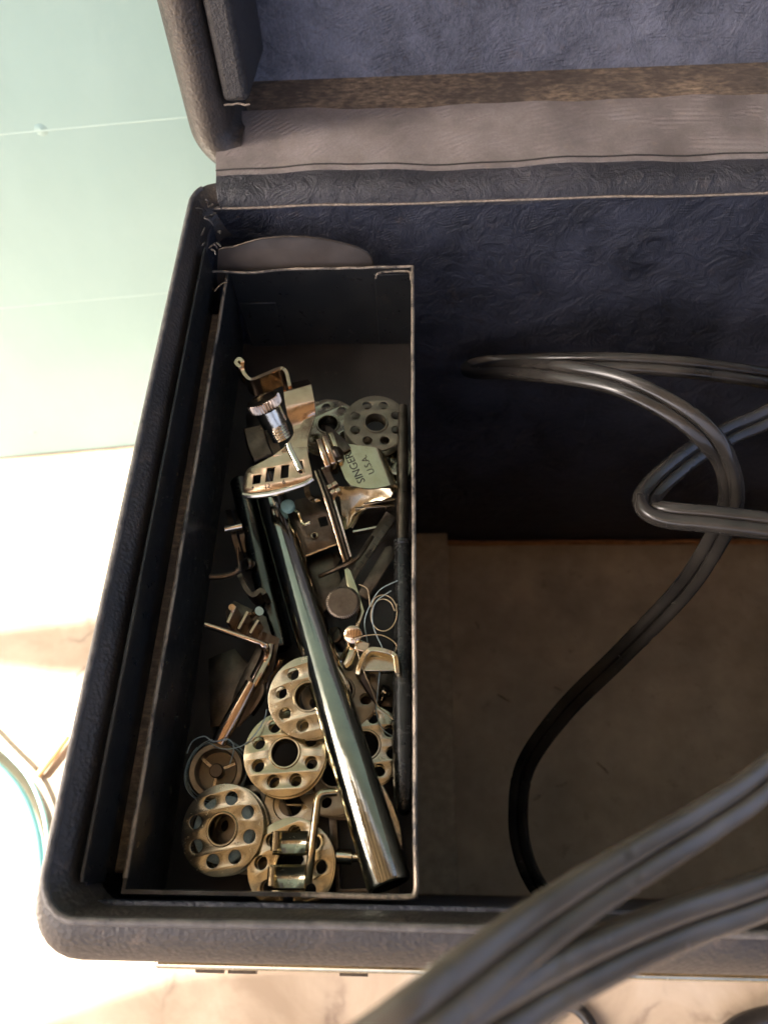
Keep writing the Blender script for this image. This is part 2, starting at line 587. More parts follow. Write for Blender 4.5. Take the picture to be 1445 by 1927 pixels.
# ------------------------------------------------------------------ the case
RIM = 270.0
def rrect(x0, x1, y0, y1, r, z, n=7):
    out = []
    for cx, cy, a0 in ((x1 - r, y1 - r, 0), (x0 + r, y1 - r, 90), (x0 + r, y0 + r, 180), (x1 - r, y0 + r, 270)):
        for i in range(n + 1):
            a = math.radians(a0 + 90 * i / n)
            out.append(V((cx + r * math.cos(a), cy + r * math.sin(a), z)))
    return out
XR = 262
case = thing('sewing_case', 'open black pebbled carrying case with lid tilted back against the green wall', 'case', (90, 95, 0))
sh = MB()
L = [rrect(-75, XR + 7, -12, 209, 10, .5), rrect(-76.5, XR + 8, -13.3, 210, 10, 40), rrect(-76.9, XR + 8, -13.6, 210, 10, 258)]
for j, k in ((.04, .22), (.12, .42), (.26, .62), (.46, .78), (.68, .90), (.84, .965), (.94, .995), (1.0, 1.0)):
    L.append(rrect(-76.9 + 4.1 * j, XR + 8 - 3 * j, -13.6 + 7.2 * j, 210 - 5.0 * j, 10 - 2 * j, 258 + 12 * k))
for dx, dy, z in ((.5, .4, 269.7), (1.2, .9, 268.7), (2.4, 1.6, 267.2), (3.6, 2.4, 264.5), (4.2, 3.0, 255)):
    L.append(rrect(-72.8 + dx, XR + 5 - dx, -6.4 + dy, 205 - dy * 2.4, 7.6, z))
sh.loops(L)
shell = sh.build('outer_shell', M_VIN, case, ang=60)
pl = rrect(-72.7, XR + 5, -6.3, 204.8, 8, RIM - .05, 9)
i0 = 10
seq = pl[i0 + 4:] + pl[:1]
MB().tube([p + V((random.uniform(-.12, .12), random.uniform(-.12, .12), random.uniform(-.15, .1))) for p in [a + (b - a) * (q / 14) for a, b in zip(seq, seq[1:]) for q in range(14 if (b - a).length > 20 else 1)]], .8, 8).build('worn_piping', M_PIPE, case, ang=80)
ln = MB()                                           # lined inner walls
for nm, a, b in (('back', (-68, 197.6, 13), (XR, 199, 266)), ('left', (-69, -4, 13), (-67.6, 197.6, 262)), ('front', (-67.6, -4.4, 13), (XR, -3.0, 262)), ('right', (XR - 1, -3, 13), (XR + .6, 197.6, 262))):
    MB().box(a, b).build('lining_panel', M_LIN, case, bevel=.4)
MB().box((-70, -8, 1), (XR + 4, 200, 9)).build('bottom', M_WOOD, case)
MB().box((19.2, -2.9, 9), (XR - 1.2, 195, 13)).build('floor_board', M_BOARD, case, bevel=.6)
e = MB()
pts = spline([V((19.0 + i * 24.1, 195.4 + random.uniform(-.4, .4), 13.2 + random.uniform(-.3, .3))) for i in range(11)], 4)
e.tube(pts, 1.7, 8)
e.build('raw_edge', M_RUST, case)
MB().box((-8, -2.9, 9), (18.9, 197, 26)).build('wood_cleat', M_WOOD, case, bevel=1.2)
e = MB()                                            # frayed light edge of the lining along the back
e.tube(spline([V((-66 + i * 16.4, 197.3 + random.uniform(-.3, .3), 266.2 + random.uniform(-.25, .25))) for i in range(21)], 4), .38, 6)
e.build('lining_edge', M_TORN, case)
# brown strip on the left inner wall, under the tray flange
MB().box((-67.5, 2, 236), (-64.3, 166, 250.5)).build('ledge_strip', M_FELT, case, bevel=.6)
# front trim and latches
MB().box((-55, -15.4, 246), (XR - 10, -13.3, 251)).build('trim_strip', M_BOB, case, bevel=.8)
for x0, x1 in ((352, 425), (440, 462), (628, 700)):
    a, b = U(x0, 1832, 246), U(x1, 1832, 246)
    lt = MB().box((a.x, -15.2 + (x0 > 600) * -.3, 236), (b.x, -13.4, 247)).build('latch', M_NICK, case, bevel=1.4, seg=3)
    MB().tube([V(((a.x + b.x) / 2 - 3, -15.4, 243)), V(((a.x + b.x) / 2 + 3, -15.4, 243))], 1.3, 10).build('latch_pin', M_DARK, lt)

# lid
TI = math.radians(8)
LO = V((0, 261.0, 271.0))
lv, lw = V((0, math.sin(TI), math.cos(TI))), V((0, -math.cos(TI), math.sin(TI)))
def LD(x, v, w): return LO + V((x, 0, 0)) + lv * v + lw * w
ML = Matrix((V((1, 0, 0)), lv, lw)).transposed().to_4x4()
ML.translation = LO
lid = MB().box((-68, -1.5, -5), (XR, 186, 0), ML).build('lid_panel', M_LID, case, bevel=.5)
MB().box((-63, 226, 264), (XR, 268, 270.6)).build('lid_hinge_wall', M_FELT, case, bevel=.5)
roll = MB()
prof = [(0, -9), (0, 35), (.8, 38), (2.5, 40), (5, 41.2), (8, 41), (11, 39.4), (13.6, 36), (15, 31), (15.2, 24), (15.2, -9)]
path = [(-62, 186 - 8 * i, -1, 0) for i in range(24)] + [(-62 + 4 * (1 - math.cos(t)), 1 - 4 * math.sin(t), -math.cos(t), -math.sin(t)) for t in [math.radians(7 * k) for k in range(1, 13)]]
roll.loops([[LD(x + ox * a, v + ov * a, wv) for a, wv in prof] for x, v, ox, ov in path], True, True, True)
roll.build('lid_edge_roll', M_VIN, case, ang=60)
lp = MB()
lp.box((-61.6, 9, -1), (-53, 186, 39.5), ML)
lp.build('lid_inner_lip', M_LIP, case, bevel=2.2, seg=3)
e = MB().tube(spline([LD(-61.5 + i * 1.4, 8.7 + random.uniform(-.4, .3), 39.3 + random.uniform(-.4, .4)) for i in range(7)], 3), .3, 6)
e.build('torn_edge', M_TORN, case)
# hinge cloth: from inside the lid over the gap to the back rim
rows = []
prof = [(241.0, 271.5), (236, 271.9), (230, 272.0), (224, 271.9), (218, 271.8), (212, 271.8), (207, 271.7), (203.5, 271.3), (200.5, 270.6), (198.3, 268.6), (197.4, 265.5)]
for yy, zz in prof:
    rows.append([V((-65.5 - (yy - 205) * .12 + 330 * i / 60 + (random.uniform(-.35, .35) if i == 0 else 0), yy + .5 * math.sin(i * .31), zz + .45 * math.sin(i * .47 + yy * .05) + .25 * math.sin(i * 1.3))) for i in range(61)])
hc = MB().sheet(rows[:7], 1.0, V((0, 0, 1))).build('hinge_cloth', M_FAB, case, ang=80)
st = MB().tube([p + V((0, 0, .12)) for p in [r * .5 + s_ * .5 for r, s_ in zip(rows[5], rows[6])]], .28, 6)
st.build('stitch_line', M_INK, hc)
MB().sheet([[p + V((0, 0, -.2)) for p in r] for r in rows[6:]], .8, V((0, 0, 1))).build('back_rim_cloth', M_RIMC, case, ang=80)
# frayed vinyl at the back left corner
for i in range(16):
    p0 = U(random.uniform(385, 412), random.uniform(375, 470), 268)
    d = V((random.uniform(-1, 1), random.uniform(-1.5, .3), random.uniform(-.2, 1))) * 3
    MB().tube(spline([p0, p0 + d * .5 + V((.5, 0, .5)), p0 + d], 3), [.32] * 6 + [.1], 5).build('frayed_fibre', M_VIN, case)

# ------------------------------------------------------------------ metal tray
TT, TF = 257.0, 221.0
TX0, TX1, TY0, TY1 = -61.4, -.5, -1.9, 179.1
tray = thing('accessory_tray', 'black metal accessory tray with chipped edges filling the left of the case', 'tray', (-31, 88, TF))
MB().box((TX0 - 3, TY0, TF - 1), (TX1, TY1, TF)).build('tray_floor', M_TFL, tray)
MB().box((TX1 - .8, TY0, TF), (TX1, TY1, TT - .4)).build('tray_wall', M_ENA, tray)
MB().box((TX0, TY1 - .8, TF), (TX1 - .8, TY1, TT - .4)).build('tray_wall', M_ENA, tray)
MB().box((TX0, TY0, TF), (TX1 - .8, TY0 + .8, TT - .4)).build('tray_wall', M_ENA, tray)
lw_ = MB()
lw_.sheet([[V((TX0, TY0, TT - .4)), V((TX0, TY1, TT - .4))], [V((TX0 - .4, TY0, TT - 12)), V((TX0 - .4, TY1, TT - 12))], [V((TX0 - 3, TY0, TF)), V((TX0 - 3, TY1, TF))]], .8, V((1, 0, 0)))
lw_.build('tray_wall', M_ENA, tray)
def edge(pts, r=.55):
    return MB().tube(spline([p + V((random.uniform(-.12, .12), random.uniform(-.12, .12), random.uniform(-.1, .1))) for p in pts], 3), r, 8).build('worn_edge', M_EDGE, tray)
N = 16
edge([V((TX0 - .4, TY0 + 3 + (TY1 - 7 - TY0) * i / N, TT - .4)) for i in range(N + 1)])
edge([V((TX1 - .4, TY0 + 2 + (TY1 - 2 - TY0) * i / N, TT - .4)) for i in range(N + 1)])
bk = [V((TX0 - 6.5 + (TX1 - TX0 + 6) * i / N, TY1 - .4 - (1.3 * math.exp(-((i - 3.2) / 1.6) ** 2)), TT - .2)) for i in range(N + 1)]
edge(bk, .42)
edge([V((TX1 - .4, TY0 + 2.4, TT - .4)), V((TX1 - .7, TY0 + .9, TT - .4)), V((TX1 - 2, TY0 + .4, TT - .4)), V((TX1 - 12, TY0 + .3, TT - .4)), V((TX1 - 24, TY0 + .3, TT - .5))])
# rolled inner corner at the back right and the folded seams of the back wall
MB().tube(spline([V((TX1 - 12.5, TY1 - 1.4, TT - 4)), V((TX1 - 11.8, TY1 - 1.2, TT - 2.2)), V((TX1 - 9, TY1 - 1.2, TT - 1.5)), V((TX1 - 3, TY1 - 1.2, TT - 1.4)), V((TX1 - 1.2, TY1 - 1.8, TT - 1.5)), V((TX1 - 1, TY1 - 5, TT - 1.5))], 4), .32, 6).build('corner_fold', M_EDGE, tray)
MB().box((TX1 - 13, TY1 - 1.35, TF), (TX1 - 1, TY1 - .9, TT - 2.6)).build('corner_flap', M_ENA, tray, bevel=.15)
MB().box((TX0 + .6, TY1 - 1.35, TF), (TX0 + 13, TY1 - .9, TT - 14)).build('corner_flap', M_ENA, tray, bevel=2)
# flange against the case wall and the arched grip at the back
MB().box((TX0 - 6.0, TY0 + 2, TT - 10), (TX0 - 5.3, TY1, TT + 9.0)).build('side_flange', M_ENA, tray, bevel=.2)
e = MB().tube(spline([V((TX0 - 5.6, TY0 + 3 + i * 17.5, TT + 9.0)) for i in range(11)], 3), .42, 6)
e.build('worn_edge', M_ENA, tray)
p0 = V((-38, 181.2, 255))
g = MB()
arch = [(408, 540), (410, 470), (418, 467), (440, 464), (460, 457), (490, 449), (530, 445), (570, 445), (610, 450), (645, 457), (672, 465), (690, 474), (700, 488), (703, 505), (703, 540)]
g.plate([arch], p0, V((0, -1, .12)), .8, .1)
g.build('arched_grip', M_TAG, tray)
nn = V((0, -1, .12)).normalized()
MB().tube(spline([UP(x, y, p0 + nn * .2, nn) for x, y in arch[1:-1]], 4), .26, 6).build('grip_rim', M_DARK, tray)

# ------------------------------------------------------------------ bobbins
BH = 4.6
def bobbin_parts(root, fl, fill=None, hub_mat=None):
    R_, H_ = 10.3, BH
    holes = []
    for k in range(8):
        a = 2 * math.pi * (k + .5) / 8
        holes.append([(7.1 * math.cos(a) + 1.55 * math.cos(t), 7.1 * math.sin(a) + 1.55 * math.sin(t)) for t in [2 * math.pi * j / 14 for j in range(14)]])
    circ = lambda r, n: [(r * math.cos(2 * math.pi * j / n), r * math.sin(2 * math.pi * j / n)) for j in range(n)]
    for z in (.3, H_ - .3):
        MB().curve2d([circ(R_, 48), circ(3.25, 24)] + holes, .6, Matrix.Translation((0, 0, z)), .09, 2).build('flange', fl, root, True, ang=25)
    h = MB().lathe([(3.25, .1), (3.25, H_ + .15), (3.4, H_ + .38), (3.75, H_ + .40), (4.0, H_ + .05), (4.0, .05), (3.25, .1)], 28)
    h.build('hub', fl, root, True, ang=50)
    if fill:
        t = MB()
        prof = [(3.9, .75)]
        for i in range(13): prof.append((7.5 + (.12 if i % 2 else -.06) + random.uniform(-.08, .08), .8 + i * (H_ - 1.6) / 12))
        prof.append((3.9, H_ - .75))
        t.lathe(prof, 32).build('wound_thread', fill, root, True, ang=60)
def bobbin(px, py, z, label, fl=M_BOB, fill=None, tx=0, ty=0, rz=0):
    c = U(px, py, z)
    b = thing('bobbin', label, 'bobbin', (0, 0, 0), 'loose bobbins in the tray')
    R3 = Matrix.Rotation(math.radians(tx), 4, 'X') @ Matrix.Rotation(math.radians(ty), 4, 'Y') @ Matrix.Rotation(math.radians(rz), 4, 'Z')
    o = c - (R3 @ V((0, 0, BH)))
    b.location = o * S
    b.rotation_euler = R3.to_euler()
    bobbin_parts(b, fl, fill)
    return b
bobbin(418, 1561, 237, 'bobbin wound with blue grey thread at the front left of the tray', M_BOB, M_THB, 2, -5, 10)
bobbin(547, 1628, 236, 'bright bobbin under the small clip foot at the tray front', M_GOLD, None, -1, 1, 20)
bobbin(536, 1417, 239, 'pale bobbin whose big hub shows left of the chrome tube middle', M_GOLD, None, -2, 2, 4)
bobbin(580, 1311, 243.5, 'tan bobbin resting on the pale bobbin, half under the chrome tube', M_BOB, None, 5, -3, 14)
bobbin(688, 1402, 234, 'speckled tan bobbin between chrome tube and black screwdriver handle', M_BOB, None, 0, 4, 8)
bobbin(617, 798, 230, 'tan bobbin at the tray back partly under the dark one', M_BOB, None, 0, 2, 30)
bobbin(707, 795, 237, 'dark tarnished bobbin lying uppermost at the back of the tray', M_BOBD, None, 3, 4, 2)
bobbin(716, 870, 230.3, 'pale bobbin mostly hidden under the engraved plate beside the screwdriver', M_BOB, None, 0, 0, 12)

bobbin(640, 1300, 235, 'dark bobbin edge showing right of the chrome tube below the knurled thumb screw', M_BOBD, None, 3, 2, 5)
bobbin(628, 1455, 230, 'dark bobbin beneath the pale one, left edge of the chrome tube', M_BOBD, None, -2, 1, 9)
bobbin(470, 1560, 229, 'dark bobbin underneath the thread wound one and the washer', M_BOBD, None, 1, -1, 17)
# stepped washer under the bobbins, and the bobbin case
c = U(547, 1512, 230)
t = thing('thread_washer', 'mottled stepped washer peeking out below the pale bobbin', 'washer', c - V((0, 0, 4)))
MB().lathe([(2.6, 2.6), (3.1, 3.4), (4.3, 3.5), (4.5, 4.2), (6.6, 4.3), (6.9, 3.9), (6.9, 0), (2.6, 0), (2.6, 2.6)], 40).build('ring', M_BOB, t, True, ang=30)
MB().box((-2.2, -.6, 1.5), (2.6, .1, 2.4)).build('spring_tongue', M_NICK, t, True, bevel=.2)

c = U(395, 1445, 236)
t = thing('bobbin_case', 'round bobbin case with a centre post and thread wrapped around it', 'bobbin case', c - V((0, 0, 9)), None, (math.radians(4), math.radians(10), 0))
MB().lathe([(5.0, 1), (5.0, 8.6), (5.3, 9), (6.5, 9), (6.8, 8.6), (6.8, 0), (0.01, 0), (0.01, 1), (5.0, 1)], 40).build('cup', M_BOBD, t, True, ang=30)
MB().lathe([(1.75, 1), (1.75, 8.0), (1.5, 8.3), (.01, 8.3)], 24).build('centre_post', M_DARK, t, True, ang=30)
for a in (25, 145, 265):
    MB().box((1.6, -.35, 4.6), (5.1, .35, 5.6), Matrix.Rotation(math.radians(a), 4, 'Z')).build('spoke', M_NICK, t, True)
tw = MB()
for k in range(7):
    ph, rr = random.uniform(0, 6), random.uniform(6.9, 7.8)
    tw.tube([V((rr * math.cos(a + ph) + .3 * math.sin(3 * a), rr * math.sin(a + ph), 3 + .8 * k + 1.2 * math.sin(a + k))) for a in [2 * math.pi * j / 40 for j in range(38)]], .11, 5)
tw.build('wrapped_thread', M_THB, t, True)

# ------------------------------------------------------------------ chrome tubes and the screwdriver
a, b = U(500, 905, 229), U(733, 1668, 250)
d = (b - a).normalized()
t = thing('chrome_tube', 'long hollow polished chrome tube lying diagonally across the tray', 'tube', a)
tm = MB().tube([a, a + d * .6, a + (b - a) * .3, a + (b - a) * .6, b - d * .7, b - d * .25, b], [4.4, 4.85, 4.85, 4.85, 4.85, 4.7, 4.4], 40, True, 3.9)
tm.build('tube_wall', M_CHR, t, ang=30)
a, b = U(452, 905, 228), U(529, 1222, 230)
d = (b - a).normalized()
t = thing('chrome_tube', 'shorter thin dark tube half hidden left of the long chrome tube', 'tube', a)
MB().tube([a, a + d * .5, b - d * .5, b], [3.0, 3.3, 3.3, 3.0], 30, True, 2.4).build('tube_wall', M_CHR_SHADE, t, ang=30)

sd = thing('screwdriver', 'black handled screwdriver lying along the right wall of the tray', 'screwdriver', U(760, 1500, 232))
ys = [1022, 1030, 1080, 1180, 1300, 1400, 1470, 1505, 1525, 1535]
rr = [1.9, 2.4, 2.5, 2.6, 2.75, 2.8, 2.75, 2.5, 1.9, .7]
MB().tube([U(757.5 + (y - 1022) * .006, y, 236 + (y - 1022) * .008) for y in ys], rr, 20).build('handle', M_BLK, sd, ang=50)
MB().tube([U(756.8 - (1024 - y) * -.004, y, 235.6) for y in (1026, 900, 800, 765)], [1.8, 1.8, 1.8, 1.5], 16).build('shank', M_DARK, sd, ang=40)
MB().tube([U(757.5, y, 236) for y in (1016, 1019, 1026, 1029)], [1.9, 2.6, 2.6, 2.1], 20).build('collar', M_BLK, sd, ang=40)

# ------------------------------------------------------------------ ruffler attachment
def pp(*pts): return [U(*p) for p in pts]
rf = thing('ruffler_foot', 'large nickel ruffling attachment with knurled screw and slotted plate at the tray back', 'sewing attachment', U(560, 960, 226))
MB().ribbon(spline(pp((452, 690, 252), (444, 682, 252), (449, 674, 252), (456, 680, 252), (456, 694, 251), (463, 707, 250.5), (475, 713, 250), (500, 703, 249.5), (524, 693, 249), (534, 694, 249), (540, 703, 248.5), (545, 726, 248)), 4), 8, 1.1).build('needle_clamp_fork', M_COP, rf, ang=40)
hp, bp = U(496, 755, 255), U(529, 820, 245)
ax = (hp - bp).normalized()
MK = ax.to_track_quat('Z', 'Y').to_matrix().to_4x4()
MK.translation = hp
scw = MB().lathe([(0.01, 1.1), (3.6, 1.1), (4.8, .9), (5.2, .5), (5.2, -1.6), (4.9, -2.0), (3.4, -2.2), (3.4, -2.9), (.01, -2.9)], 72, MK, {(5.2, .5), (5.2, -1.6)}, .5).build('knurled_head', M_COP, rf, ang=28)
pr = [(3.9, -2.6), (3.9, -7.6), (3.5, -7.9)]
for i in range(6): pr += [(3.2, -8.1 - i * .9), (2.85, -8.5 - i * .9)]
MB().lathe(pr + [(.01, -13.5)], 28, MK).build('threaded_shank', M_NICK, rf, ang=30)
# neck of the slotted plate
secs = [((531, 724), (580, 713), 245), ((533, 738), (586, 722), 249.5), ((536, 762), (592, 752), 249), ((540, 783), (594, 768), 248), ((549, 800), (594, 780), 246.5), ((552, 815), (587, 800), 246.5), ((546, 826), (580, 820), 246.9), ((532, 843), (579, 838), 246.6), ((512, 858), (581, 852), 246.3)]
rows = [[U(l[0] + (r[0] - l[0]) * k / 4, l[1] + (r[1] - l[1]) * k / 4, z) for k in range(5)] for l, r, z in secs]
MB().sheet(rows, 1.0, V((0, 0, 1))).build('bent_neck', M_COP, rf, ang=32, bevel=.2)
P1 = U(540, 880, 245.8)
n1 = (V((0, 0, 1)) + V((-.10, -.16, 0))).normalized()
fan = [(535, 843), (512, 858), (488, 871), (468, 880), (462, 888), (459, 902), (456, 922), (459, 930), (475, 931), (510, 927), (545, 918), (575, 908), (588, 899), (587, 888), (580, 860), (577, 840)]
slot = lambda x, y, w_, h_, k: [(x - w_ + k, y - h_), (x + w_ + k, y - h_ - 2), (x + w_ - k, y + h_ - 2), (x - w_ - k, y + h_)]
MB().plate([fan, slot(483, 903, 7, 8, 1), slot(508, 894, 7, 13, 2), slot(536, 888, 7, 12, 1), slot(566, 880, 4, 11, -2)], P1, n1, 1.1, .18).build('slotted_plate', M_COP, rf, ang=30)
lip = MB().tube(spline([UP(x, y, P1 - n1 * .5, n1) for x, y in ((458, 931), (475, 933), (510, 929), (545, 920), (575, 910), (589, 901))], 4), .95, 10)
lip.build('rolled_lip', M_NICK, rf)
exx = (UP(560, 905, P1, n1) - UP(480, 922, P1, n1)).normalized()
Mt = Matrix((exx, n1.cross(exx), n1)).transposed().to_4x4()
for s_, x, y in (('*', 476, 920), ('12', 503, 915), ('6', 534, 907)):
    M = Mt.copy()
    M.translation = UP(x, y, P1, n1) + n1 * .05
    MB().text(s_, 1.9, M).build('stamped_number', M_INK, rf, ang=30)
lev = MB().sheet([[UP(x - 6 + k * 4, y + 1.5 - k, P1 + n1 * (1.1 + .5 * math.sin(math.pi * k / 3)), n1) for k in range(4)] for x, y in ((541, 834), (545, 845), (555, 864), (564, 884))], .8, n1)
lev.build('selector_lever', M_NICK, rf, ang=60)
MB().sheet(spline_rows := [[U(568 + dx, 884 + dy, z), U(578 + dx, 881 + dy, z)] for dx, dy, z in ((0, 0, 246), (3, 14, 245.5), (4, 26, 243), (4, 40, 239.5), (8, 52, 237), (16, 58, 235.5), (24, 56, 235))], .9, V((0, 0, 1))).build('lever_hook', M_GOLD, rf, ang=60)
for k, (x0, y0, x1, y1, z, m_) in enumerate(((598, 824, 617, 878, 245, M_COP), (609, 818, 628, 872, 244.5, M_COP), (622, 812, 640, 868, 243, M_GOLD))):
    A, B = U(x0, y0, z), U(x1, y1, z - 1.5)
    mid = A * .5 + B * .5 + V((0, 0, .8))
    MB().ribbon(spline([A, mid, B], 4), 6.5, 1.9).build('leaf_spring', m_, rf, bevel=.55, seg=3)
for x, y, z in ((621, 914, 240), (630, 909, 240.5), (627, 924, 239.5), (636, 921, 240)):
    p = U(x, y, z)
    MB().box((-1.0, -.75, -3), (.8, .75, 0), Matrix.Translation(p) @ Matrix.Rotation(.5, 4, 'Z')).build('fork_tooth', M_COP, rf, bevel=.25)
MB().ribbon(pp((610, 880, 241), (622, 903, 240), (633, 920, 239)), 4, 2.4).build('fork_arm', M_DARK, rf, bevel=.3)
Mr = V((.75, .25, .55)).normalized().to_track_quat('Z', 'Y').to_matrix().to_4x4()
Mr.translation = U(636, 852, 242)
MB().lathe([(.01, .9), (1.6, .9), (2.4, .3), (2.4, -2.5), (.01, -2.5)], 24, Mr).build('pivot_screw', M_DARK, rf, ang=30)
for k in range(3):
    A, B = U(592 + k * 7, 885 - k * 3, 240 - k), U(648 + k * 6, 1058 - k * 5, 235 - k * .6)
    MB().ribbon(spline([A, A * .6 + B * .4 + V((.4, 0, .3)), B], 5), 3.0, .8).build('feed_blade', (M_COP, M_DARK, M_NICK)[k], rf, bevel=.15)
P2 = U(595, 1000, 231)
n2 = V((.05, -.12, 1))
MB().plate([[(548, 960), (556, 940), (600, 930), (628, 955), (648, 1018), (640, 1022), (566, 1050), (556, 1020)], [(598, 975), (614, 971), (619, 987), (603, 992)], [(588, 1006), (593, 1004), (597, 1008), (593, 1014), (588, 1012)]], P2, n2, 1.0, .15).build('base_plate', M_DARK, rf, ang=30)
MB().tube([UP(x, y, P2, n2) for x, y in ((566, 1050), (600, 1037), (636, 1023))], .55, 8).build('plate_edge', M_NICK, rf)
MB().lathe([(.7, 0), (.7, .5), (1.1, .55), (1.2, 0)], 20, Matrix.Translation(UP(592, 1009, P2, n2))).build('rivet', M_COP, rf)
M = Matrix.Translation(U(541, 951, 237))
MB().lathe([(.01, .5), (1.7, .4), (2.1, 0), (2.1, -1.4), (.01, -1.4)], 26, M).build('felt_pad', M_TEAL, rf, ang=50)
MB().tube(spline(pp((556, 960, 236), (562, 966, 236.5), (567, 980, 236), (573, 987, 236), (584, 983, 236.5)), 4), .6, 8).build('wire_crank', M_GOLD, rf)
MB().ribbon(pp((476, 800, 232), (484, 835, 231), (496, 862, 230)), 6, 7).build('foot_block', M_DARK, rf, bevel=.6)

# ------------------------------------------------------------------ engraved plate
ep = thing('engraved_plate', 'curled yellowish metal plate stamped SINGER U.S.A. beneath the dark bobbin', 'hemmer foot', U(690, 890, 230))
Z0 = 240.0
rows = []
secs = [((628, 832), (706, 842)), ((633, 855), (713, 862)), ((641, 880), (722, 884)), ((650, 902), (729, 904)), ((660, 913), (733, 913))]
for l, r in secs:
    row = []
    for k in range(9):
        f = k / 8
        row.append(U(l[0] + (r[0] - l[0]) * f, l[1] + (r[1] - l[1]) * f + 6 * math.sin(math.pi * f) * (l[1] - 832) / 80, Z0))
    e0, dx = row[-1], (row[-1] - row[-2]).normalized()
    for a in (25, 50, 80, 110, 140, 170):
        row.append(e0 + dx * 2.1 * math.sin(math.radians(a)) + V((0, 0, -2.1 * (1 - math.cos(math.radians(a))))))
    rows.append(row)
MB().sheet(rows, .7, V((0, 0, 1))).build('curled_sheet', M_GOLD, ep, ang=50)
for s_, x, y, sz in (('SINGER', 668, 880, 3.5), ('U.S.A.', 692, 874, 2.9)):
    d = (U(643, 843, Z0) - U(677, 913, Z0)).normalized()
    M = Matrix((d, V((0, 0, 1)).cross(d), V((0, 0, 1)))).transposed().to_4x4()
    M.translation = U(x, y, Z0 + .03)
    MB().text(s_, sz, M, .1).build('stamped_lettering', M_INK, ep, ang=30)
secs = [((636, 915, 235), (742, 920, 236)), ((640, 935, 234), (735, 935, 234)), ((642, 955, 232), (700, 948, 232)), ((644, 975, 231), (675, 968, 231)), ((648, 998, 230), (660, 992, 230))]
rows = [[U(l[0] + (r[0] - l[0]) * k / 5, l[1] + (r[1] - l[1]) * k / 5, l[2] + (r[2] - l[2]) * k / 5 - 1.5 * math.sin(math.pi * k / 5)) for k in range(6)] for l, r, z in [(a, b, 0) for a, b in secs]]
MB().sheet(rows, .7, V((0, 0, 1))).build('flared_skirt', M_BOB, ep, ang=60)
p3 = U(640, 850, Z0 - 2)
MB().plate([[(612, 800), (622, 803), (650, 828), (660, 842), (648, 850), (628, 838), (615, 822)]], p3 + V((0, 0, 3.2)), V((0, 0, 1)), .8, .12).build('mounting_tongue', M_DARK, ep)

# ------------------------------------------------------------------ flat gauges and other small feet
def strip(name, label, cat, pts, z, m_, t=.8, n=V((0, 0, 1)), group=None, ticks=0):
    p = U(pts[0][0], pts[0][1], z)
    o = MB().plate([pts], p, n, t, .15).build(name, m_, None, ang=30)
    return tag(o, label, cat, group)
g1 = strip('flat_gauge', 'brown metal strip slanting up to the screwdriver shank', 'gauge', [(727, 962), (746, 974), (676, 1078), (640, 1138), (622, 1130), (655, 1072)], 230, M_DARK)
strip('flat_gauge', 'dark round ended metal strip beside the screwdriver collar', 'gauge', [(724, 1030), (734, 1026), (743, 1034), (741, 1050), (690, 1128), (672, 1118)], 228, M_DARK)
strip('flat_gauge', 'narrow dark strip under the ruffling attachment base', 'gauge', [(628, 1040), (640, 1052), (612, 1110), (596, 1104)], 226, M_DARK)
tk = MB()
for i in range(9):
    f = i / 9
    x, y = 733 - f * 70, 976 + f * 104
    q0, q1 = U(x, y, 230.05), U(x + (6 if i % 2 else 9), y + (4 if i % 2 else 6), 230.05)
    tk.tube([q0, q1], .12, 5)
tk.build('tick_mark', M_INK, g1)
nb = thing('narrow_blade', 'pair of thin blades crossing near the engraved plate skirt', 'blade', U(720, 950, 228))
for x0, y0, x1, y1, z in ((684, 948, 745, 938, 233), (668, 956, 742, 950, 232), (664, 1000, 742, 985, 229)):
    MB().ribbon(pp((x0, y0, z), (x1, y1, z)), 2.5, .7).build('blade', M_NICK, nb, bevel=.1)

kn = thing('thumb_screw', 'dark round knurled thumb screw in the middle right of the tray', 'thumb screw', U(645, 1135, 230))
MKn = Matrix.Translation(U(645, 1133, 241)) @ Matrix.Rotation(math.radians(6), 4, 'X')
MB().lathe([(.01, .1), (3.9, .1), (4.75, -.2), (4.75, -2.4), (4.3, -2.7), (.01, -2.7)], 96, MKn, {(4.75, -.2), (4.75, -2.4)}, .42).build('knurled_head', M_DARK, kn, ang=28)
MB().lathe([(2.0, -2.6), (2.0, -9), (.01, -9)], 20, MKn).build('shank', M_DARK, kn, ang=30)
lv2 = thing('lever_arm', 'bright slim lever sticking out from under the dark thumb screw', 'lever', U(662, 1110, 232))
MB().plate([[(648, 1072), (654, 1068), (660, 1074), (674, 1112), (686, 1150), (672, 1188), (666, 1186), (674, 1150), (664, 1118), (652, 1100)]], U(662, 1110, 236), V((0, 0, 1)), 1.0, .2).build('arm', M_GOLD, lv2)

